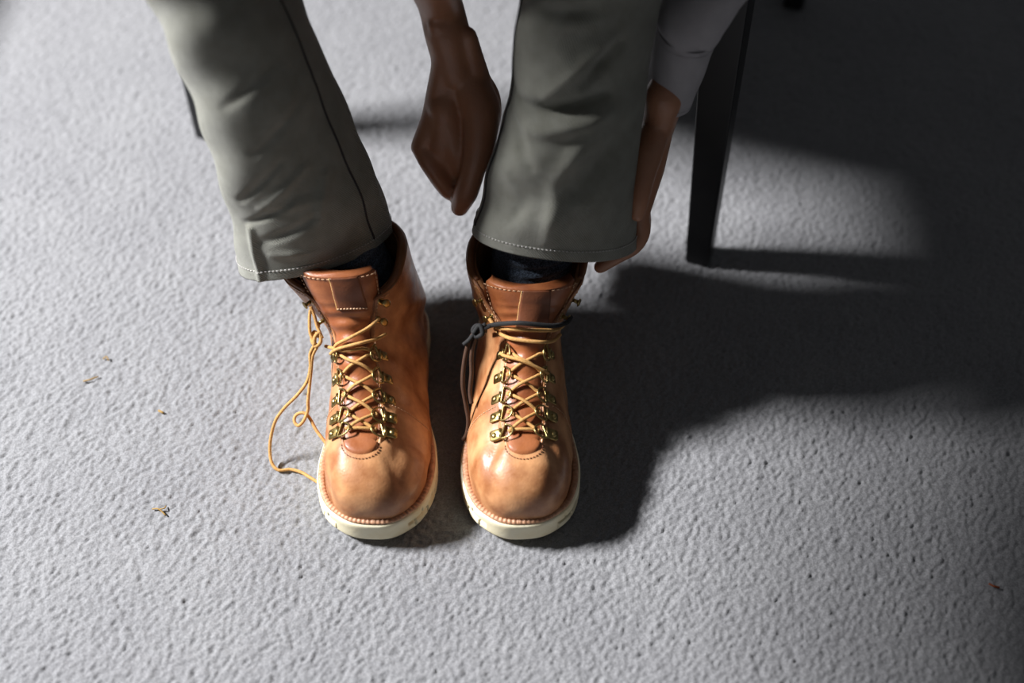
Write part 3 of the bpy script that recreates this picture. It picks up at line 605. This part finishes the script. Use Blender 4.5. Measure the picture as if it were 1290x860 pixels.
# person's left arm (right in the photo)
wL = np.array((0.1464, 0.06, 0.2918)); eL = np.array((.30, .13, .60)); sL = np.array((.18, .07, .82))
limb([sL, (sL + eL) / 2 + [.02, 0, 0], eL], [.036, .036, .034], 18, sub=.01)
limb([eL, (.264, .12, .50), (0.1753, 0.085, 0.3862), (0.1632, 0.078, 0.3548), wL], [.034, .032, .025, .022, .0185], 18)
hand((0.1388, 0.055, 0.248), np.array([0, 0, 0]), [(0.1268, 0.012, 0.184), (0.1294, 0.03, 0.1728), (0.131, 0.046, 0.1638), (0.1315, 0.06, 0.1569)],
    [([(0.1292, 0.004, 0.1652), (0.1217, -0.004, 0.153), (0.1059, -0.01, 0.1455), (0.0886, -0.016, 0.1356)], [.0100, .0095, .009, .0085, .0080, .007]),
     ([(0.131, 0.02, 0.1535), (0.1254, 0.016, 0.1368), (0.1096, 0.012, 0.127), (0.0933, 0.006, 0.1239)], [.0105, .0098, .0090, .0085, .0080, .007]),
     ([(0.1327, 0.038, 0.1444), (0.1257, 0.036, 0.1255), (0.111, 0.032, 0.1202), (0.0977, 0.028, 0.1197)], [.0105, .0092, .0085, .0085, .0078, .007]),
     ([(0.1324, 0.054, 0.1376), (0.125, 0.052, 0.1233), (0.112, 0.05, 0.1183), (0.1019, 0.048, 0.1179)], [.0095, .0082, .0078, .0078, .0070, .0062])],
    ([(0.1361, 0.045, 0.2549), (0.1289, 0.02, 0.2489), (0.1246, 0.0, 0.2386), (0.1225, -0.012, 0.2271), (0.1206, -0.02, 0.2137)], [.015, .015, .0115, .0095, .0075]))
limb([(0.1456, 0.055, 0.298), (0.1419, 0.055, 0.2582), (0.1313, 0.045, 0.2152)], [.0195, .016, .014], 16)
body = pb(B, 'body', 'skin')
rm = body.modifiers.new('r', 'REMESH'); rm.mode = 'VOXEL'; rm.voxel_size = .0023; rm.use_smooth_shade = True
sm = body.modifiers.new('s', 'SMOOTH'); sm.iterations = 5; sm.factor = .5
dg = bpy.context.evaluated_depsgraph_get(); me = bpy.data.meshes.new_from_object(body.evaluated_get(dg)); body.modifiers.clear(); old = body.data; body.data = me; bpy.data.meshes.remove(old)
if not me.materials: me.materials.append(M['skin'])
me.polygons.foreach_set('use_smooth', [True] * len(me.polygons))
for sg in (-1, 1): mb = MB(); mb.ball(hp(.030 * sg, -.083, .012), .0115, 16); pb(mb, 'eye', 'eye')
# hair cap
rows = []
for i in range(16):
    a = PI * .62 * i / 15
    rows.append([hp(.083 * math.sin(a) * math.cos(b) * (1 + .02 * math.sin(b * 19)), .018 + .103 * math.sin(a) * math.sin(b) * (1 if math.sin(b) > 0 else .86), .03 + .098 * math.cos(a) + (.03 if math.sin(b) < -.3 and i > 10 else 0)) for b in np.linspace(0, 2 * PI, 60, endpoint=False)])
hmb = MB(); hmb.grid(rows, cv=True); pb(hmb, 'hair', 'hair')
# thumb nail and index nail on the right hand
# --- socks
for k, (cx, cy, tw_) in enumerate(((-.150, -.012, 0), (.018, -.012, 1))):
    rows = []
    for z in np.linspace(.06, .26 if k else .176, 110):
        lean = (z - .12) * (-.32 if k == 0 else .10); row = []
        ly = max(0, z - .15) * (.16 if k else .08)
        for a in np.linspace(0, 2 * PI, 96, endpoint=False):
            fold = .0022 * math.sin((z * 480) + 2.2 * math.sin(a + 1.1) + 5 * math.cos(a * .5)) * smooth(.12, .15, z) * (.6 + .4 * math.sin(a * 2 + z * 60)) + .0002 * math.sin(a * 96)
            rx = .039 + .002 * (z - .12) / .1 + fold; rx *= 1 if k else .8; ry = .043 + fold
            row.append((cx + lean + rx * math.cos(a), cy + ly + ry * math.sin(a), z - .006 * math.sin(a - .6) ))
        rows.append(row)
    m_ = MB(); m_.grid(rows, cv=True); pb(m_, 'sock', 'sock')

# --- trousers
def fold_field(folds):
    A = [(np.array([a[0], a[2]]), np.array([b[0], b[2]]), w, amp) for a, b, w, amp in folds]
    def f(p, n):
        if n[1] > .25: return 0
        q = np.array([p[0], p[2]]); r = 0
        for a, b, w, amp in A:
            ab = b - a; L = np.dot(ab, ab); t = np.dot(q - a, ab) / L; tc = min(max(t, 0), 1); d = np.linalg.norm(q - (a + ab * tc))
            if d < 3 * w: r += amp * math.exp(-(d / w) ** 2) * (1 - .5 * abs(2 * tc - 1))
        return r * smooth(.25, -.1, n[1])
    return f
def smoothstep_inv(): pass
def trouser_leg(ST, folds, nrow, noise_seed, stations_vis, seam_th, th_st):
    """ST: rings as (left, right, front) points; returns mesh, stitch and seam meshes"""
    C = [np.array([(np.array(l) + np.array(r)) / 2, (np.array(r) - np.array(l)) / 2, np.array(f) - (np.array(l) + np.array(r)) / 2]).ravel() for l, r, f in ST]
    K = catmull(C, nrow); NA = 220; f = fold_field(folds); c0 = None; rows = []; uvs = []; L = 0; prev = None
    rs = np.random.default_rng(noise_seed); ph = rs.uniform(0, 6.28, (8, 3)); fr = rs.uniform(.5, 1.6, (8, 3)) * [3, 70, 60]
    ang = np.linspace(0, 2 * PI, NA, endpoint=False)
    def base(i, a):
        c, U, V = K[i][:3], K[i][3:6], K[i][6:9]; ex = 2 / 2.3
        co, si = math.cos(a), math.sin(a); x = math.copysign(abs(co) ** ex, co); y = math.copysign(abs(si) ** ex, si)
        return c + U * x + (V * y if y > 0 else (V - U * (np.dot(U, V) / np.dot(U, U))) * y * 1.05)
    for i in range(nrow):
        c, U, V = K[i][:3], K[i][3:6], K[i][6:9]
        if prev is not None: L += np.linalg.norm(c - prev)
        prev = c; row = []; per = PI * (np.linalg.norm(U) + np.linalg.norm(V))
        for a in ang:
            p = base(i, a); n = U / np.linalg.norm(U) * math.cos(a) + V / np.linalg.norm(V) * math.sin(a); n /= np.linalg.norm(n)
            w_ = sum(math.sin(fr[k, 0] * 1.0 * round(1 + k % 4) * a / 3 * 3 / fr[k, 0] + L * fr[k, 1] + ph[k, 0]) for k in range(8)) * .0005
            dd = f(p, n) + w_
            hem = .0007 if L < .0125 else 0
            dd += hem - .0007 * math.exp(-((L - .0125) / .0012) ** 2)
            row.append(p + n * dd)
        rows.append(row); uvs.append([(a / (2 * PI) * per, L) for a in ang])
    inner = [[rows[i][j] - (lambda c, p: (p - c) / np.linalg.norm(p - c) * .0016)(K[i][:3], rows[i][j]) for j in range(NA)] for i in (3, 0)]
    mb = MB(); mb.grid([*inner, *rows], cv=True, uv=[uvs[3], uvs[0], *uvs])
    st = MB(); k = 0; Ls = [u[0][1] for u in uvs]; ih = min(range(nrow), key=lambda i: abs(Ls[i] - .0125))
    out = [np.array(q) + (np.array(q) - K[ih][:3]) / np.linalg.norm(np.array(q) - K[ih][:3]) * .0009 for q in rows[ih]]; stitch_line(st, out + out[:1], .0024, .0015, .00055)
    sm_ = MB(); j = int(seam_th / (2 * PI) * NA) % NA
    line = [np.array(rows[i][j]) + (np.array(rows[i][j]) - K[i][:3]) / np.linalg.norm(np.array(rows[i][j]) - K[i][:3]) * .0003 for i in range(ih, int(nrow * .62))]
    sm_.tube(line, .0012, 6)
    ruff = [q for i, q in enumerate(line)]
    return mb, st, sm_
kneeL = [((-.350, .085, .53), (-.215, .085, .53), (-.290, .020, .54)), ((-.35, .15, .60), (-.205, .15, .60), (-.275, .09, .64)), ((-.30, .29, .60), (-.12, .29, .60), (-.21, .27, .69)), ((-.20, .45, .58), (.02, .45, .58), (-.09, .44, .70))]
mbL, stL, smL = trouser_leg([((-0.2661, -0.004, 0.1438), (-0.1204, 0.01, 0.1591), (-0.2144, -0.074, 0.1822)), ((-0.2633, 0.004, 0.2028), (-0.1279, 0.01, 0.2121), (-0.2168, -0.066, 0.2304)), ((-0.2681, 0.01, 0.2632), (-0.1441, 0.018, 0.267), (-0.2287, -0.058, 0.2957)), ((-0.2801, 0.022, 0.324), (-0.1607, 0.03, 0.3248), (-0.2385, -0.046, 0.3601)), ((-0.2946, 0.036, 0.3695), (-0.1759, 0.042, 0.3719), (-0.2513, -0.034, 0.4114)), ((-0.3091, 0.05, 0.4112), (-0.1918, 0.056, 0.4136), (-0.2642, -0.022, 0.4565))] + kneeL,
    [((-0.2478, -0.04, 0.2419), (-0.2047, -0.07, 0.2655), .0035, -.003), ((-0.249, -0.04, 0.2696), (-0.2079, -0.07, 0.309), .0035, -.0028), ((-0.2363, -0.06, 0.2221), (-0.183, -0.07, 0.2449), .005, -.0030), ((-0.1796, -0.07, 0.2429), (-0.1722, -0.07, 0.2786), .006, .0045), ((-0.2253, -0.06, 0.2092), (-0.1869, -0.07, 0.2088), .005, .0022), ((-0.2306, -0.05, 0.2621), (-0.1883, -0.07, 0.2954), .0045, .0030), ((-0.2168, -0.07, 0.2614), (-0.1883, -0.07, 0.2635), .006, .003), ((-0.2384, -0.06, 0.1727), (-0.2442, -0.04, 0.2357), .0035, .0055), ((-0.2283, -0.06, 0.3226), (-0.181, -0.07, 0.3595), .005, -.002), ((-0.2492, -0.06, 0.3687), (-0.2104, -0.07, 0.3949), .005, -.0018)], 330, 3, 6, R(22), 0)
kneeR = [((.026, .095, .53), (.168, .095, .53), (.098, .030, .54)), ((.025, .16, .60), (.175, .16, .60), (.10, .10, .64)), ((.02, .22, .60), (.20, .22, .60), (.11, .20, .69)), ((-.02, .45, .58), (.20, .45, .58), (.09, .44, .70))]
mbR, stR, smR = trouser_leg([((-0.0361, -0.0, 0.1783), (0.1254, 0.002, 0.149), (0.0336, -0.074, 0.2076)), ((-0.0277, 0.008, 0.2204), (0.1236, 0.01, 0.2056), (0.0402, -0.064, 0.2513)), ((-0.0143, 0.018, 0.269), (0.123, 0.022, 0.2593), (0.0451, -0.05, 0.2989)), ((-0.0037, 0.034, 0.3138), (0.124, 0.036, 0.3102), (0.0513, -0.03, 0.3471)), ((0.0029, 0.048, 0.36), (0.1288, 0.05, 0.3566), (0.0585, -0.014, 0.3936)), ((0.0064, 0.062, 0.4023), (0.1361, 0.064, 0.4025), (0.0653, -0.002, 0.4399))] + kneeR,
    [((0.007, -0.039, 0.3439), (0.0836, -0.033, 0.3597), .0068, -.013), ((0.0162, -0.043, 0.3298), (0.0842, -0.04, 0.342), .0068, .008), ((0.0622, -0.028, 0.3752), (0.0921, -0.017, 0.4063), .0065, -.010), ((0.0313, -0.033, 0.3615), (0.0864, -0.017, 0.4097), .0065, .007), ((0.0303, -0.008, 0.4329), (0.0672, -0.005, 0.4405), .0055, -.006), ((0.0373, -0.012, 0.421), (0.0776, -0.009, 0.4303), .0055, .003), ((0.0396, -0.057, 0.2859), (0.0706, -0.044, 0.3288), .010, .007), ((0.0376, -0.018, 0.4037), (0.0573, -0.026, 0.3806), .008, .003), ((0.0614, -0.059, 0.2779), (0.0993, -0.048, 0.3164), .012, -.010), ((-0.0035, -0.042, 0.3345), (0.0164, -0.052, 0.3008), .006, -.004), ((0.0109, -0.063, 0.2647), (-0.0037, -0.07, 0.2408), .007, -.003), ((0.0347, -0.07, 0.2302), (0.0398, -0.062, 0.2708), .009, .006), ((-0.0107, -0.052, 0.3008), (0.0, -0.061, 0.2748), .006, .002)], 330, 7, 6, R(163), 0)
for a_ in (mbR,):
    o0 = mbL.n; mbL.v += a_.v; mbL.f += [tuple(i + o0 for i in f_) for f_ in a_.f]; mbL.uv.update({k + o0: v for k, v in a_.uv.items()}); mbL.n += a_.n
mbL.ball((0, .43, .60), (.185, .15, .125), 40)
tr = pb(mbL, 'trousers', 'pants')
for q in (stL, stR): pb(q, 'hem_stitching', 'pthread', tr)['kind'] = 'stuff'
for q in (smL, smR): pb(q, 'side_seam', 'seam', tr)

# --- shirt: torso, rolled right sleeve, left sleeve with its cuff
def loftn(rings, nrow, NA=96, wr=.0015, seed=1, inner=0):
    K = catmull([np.array([*c, *U, *V]) for c, U, V in rings], nrow); rs = np.random.default_rng(seed); ph = rs.uniform(0, 6.28, 6); L = 0; rows = []; uv = []
    for i in range(nrow):
        c, U, V = K[i][:3], K[i][3:6], K[i][6:]
        if i: L += np.linalg.norm(c - K[i - 1][:3])
        row = []
        for a in np.linspace(0, 2 * PI, NA, endpoint=False):
            n = U / np.linalg.norm(U) * math.cos(a) + V / np.linalg.norm(V) * math.sin(a)
            row.append(c + U * math.cos(a) + V * math.sin(a) + n * wr * sum(math.sin((1 + k) * a + L * (30 + 25 * k) + ph[k]) for k in range(6)) / 2)
        rows.append(row); uv.append([(a * np.linalg.norm(U), L) for a in np.linspace(0, 2 * PI, NA, endpoint=False)])
    return rows, uv, K
A_ = np.array
sh = MB()
rows, uv, K = loftn([(A_((0, .44, .60)), A_((.165, 0, 0)), A_((0, -.10, -.09))), (A_((0, .34, .70)), A_((.165, 0, 0)), A_((0, -.09, -.10))), (A_((0, .22, .78)), A_((.18, 0, 0)), A_((0, -.07, -.11))), (A_((0, .10, .835)), A_((.195, 0, 0)), A_((0, -.045, -.10))), (A_((0, .02, .865)), A_((.14, 0, 0)), A_((0, -.025, -.075))), (A_((0, -.04, .885)), A_((.066, 0, 0)), A_((0, -.01, -.062)))], 60, 96, .003, 2)
sh.grid(rows, cv=True, uv=uv)
rows, uv, K = loftn([(A_((-.15, .09, .84)), A_((0, .07, 0)), A_((.03, 0, .06))), (A_((-.195, .07, .78)), A_((0, .062, 0)), A_((-.06, 0, .012))), (A_((-.175, .07, .70)), A_((0, .054, 0)), A_((-.052, 0, 0))), (A_((-.125, .073, .62)), A_((0, .047, 0)), A_((-.046, 0, -.01)))], 30, 64, .002, 3)
sh.grid(rows, cv=True, uv=uv)
rows, uv, K = loftn([(A_((.15, .09, .84)), A_((0, .07, 0)), A_((-.03, 0, .06))), (A_((.20, .075, .78)), A_((0, .062, 0)), A_((.06, 0, .012))), (A_((.26, .095, .69)), A_((0, .055, 0)), A_((.053, 0, -.01))), (A_((.30, .13, .60)), A_((0, .05, 0)), A_((.052, 0, 0))), (A_((.262, .12, .50)), A_((0, .046, 0)), A_((.046, 0, .012))),
    ((A_((0.1404, 0.085, 0.3853)) + A_((0.2101, 0.085, 0.387))) / 2, A_((0, .040, 0)), (A_((0.2101, 0.085, 0.387)) - A_((0.1404, 0.085, 0.3853))) / 2), ((A_((0.136, 0.08, 0.355)) + A_((0.1905, 0.08, 0.3495))) / 2, A_((0, .034, 0)), (A_((0.1905, 0.08, 0.3495)) - A_((0.136, 0.08, 0.355))) / 2)], 90, 96, .0014, 4)
sh.grid(rows, cv=True, uv=uv)
shirt = pb(sh, 'shirt', 'shirt')
cf = MB()
rows, uv, K = loftn([((A_((0.1349, 0.08, 0.3587)) + A_((0.1923, 0.08, 0.3532))) / 2, A_((0, .035, 0)), (A_((0.1923, 0.08, 0.3532)) - A_((0.1349, 0.08, 0.3587))) / 2), ((A_((0.1307, 0.075, 0.3218)) + A_((0.1832, 0.075, 0.3161))) / 2, A_((0, .033, 0)), (A_((0.1832, 0.075, 0.3161)) - A_((0.1307, 0.075, 0.3218))) / 2), ((A_((0.1278, 0.072, 0.2866)) + A_((0.1737, 0.072, 0.2787))) / 2, A_((0, .031, 0)), (A_((0.1737, 0.072, 0.2787)) - A_((0.1278, 0.072, 0.2866))) / 2)], 30, 96, .0004, 5)
inn = [[np.array(q) + (K[i][:3] - np.array(q)) * .07 for q in rows[i]] for i in (29, 24)]
cf.grid(rows + inn, cv=True, uv=uv + [uv[29], uv[24]]); cuff = pb(cf, 'cuff', 'shirt', shirt)
for i in (2, 27):
    st = MB(); stitch_line(st, [np.array(q) + (np.array(q) - K[i][:3]) / np.linalg.norm(np.array(q) - K[i][:3]) * .0004 for q in rows[i]], .002, .0012, .0003); pb(st, 'stitching', 'shirt', cuff)['kind'] = 'stuff'
# rolled cuff above the right elbow
rows, uv, K = loftn([(A_((-.137, .072, .645)), A_((0, .052, 0)), A_((-.051, 0, -.008))), (A_((-.120, .073, .615)), A_((0, .051, 0)), A_((-.050, 0, -.010))), (A_((-.112, .074, .60)), A_((0, .046, 0)), A_((-.045, 0, -.01)))], 12, 64, .0006, 6)
m_ = MB(); m_.grid(rows, cv=True, uv=uv); pb(m_, 'rolled_cuff', 'shirt', shirt)

# ================================================================ bits on the carpet
def bit(pts, r, m, label, cat='crumb', extra=None):
    c = np.mean(np.array(pts), 0); mb = MB(); mb.tube(spline(pts, 10), r, 6)
    if extra: mb.tube(spline(extra, 6), r * .8, 6)
    o = mb.build('plant_fibre', m, loc=(c[0], c[1], 0)); tag(o, label, cat)
bit([(-0.4544, -0.0561, 0.0012), (-0.4477, -0.0546, 0.002), (-0.4396, -0.0497, 0.0012)], .0008, 'straw', 'short yellow straw fibre on the carpet at far left', 'fibre')
bit([(-0.3682, -0.095, 0.001), (-0.3643, -0.0978, 0.002), (-0.3628, -0.0981, 0.001)], .0013, 'straw', 'tiny yellow crumb on the carpet left of the trailing lace', 'fibre')
bit([(-0.355, -0.2169, 0.001), (-0.3482, -0.2182, 0.003), (-0.3406, -0.2243, 0.001)], .0008, 'straw', 'forked tan fibre on the carpet at lower left', 'fibre', [(-0.3475, -0.218, 0.0026), (-0.3428, -0.2173, 0.003), (-0.3423, -0.2132, 0.001)])
bit([(0.4529, -0.301, 0.001), (0.4563, -0.3045, 0.0025), (0.4617, -0.3053, 0.001)], .0010, 'red', 'small rust red fibre on the dim carpet at lower right', 'fibre')
bit([(-0.439, -0.0255, 0.001), (-0.4355, -0.0238, 0.003), (-0.4327, -0.0277, 0.001)], .0008, 'straw', 'faint curled olive fibre just above the longer straw', 'fibre')
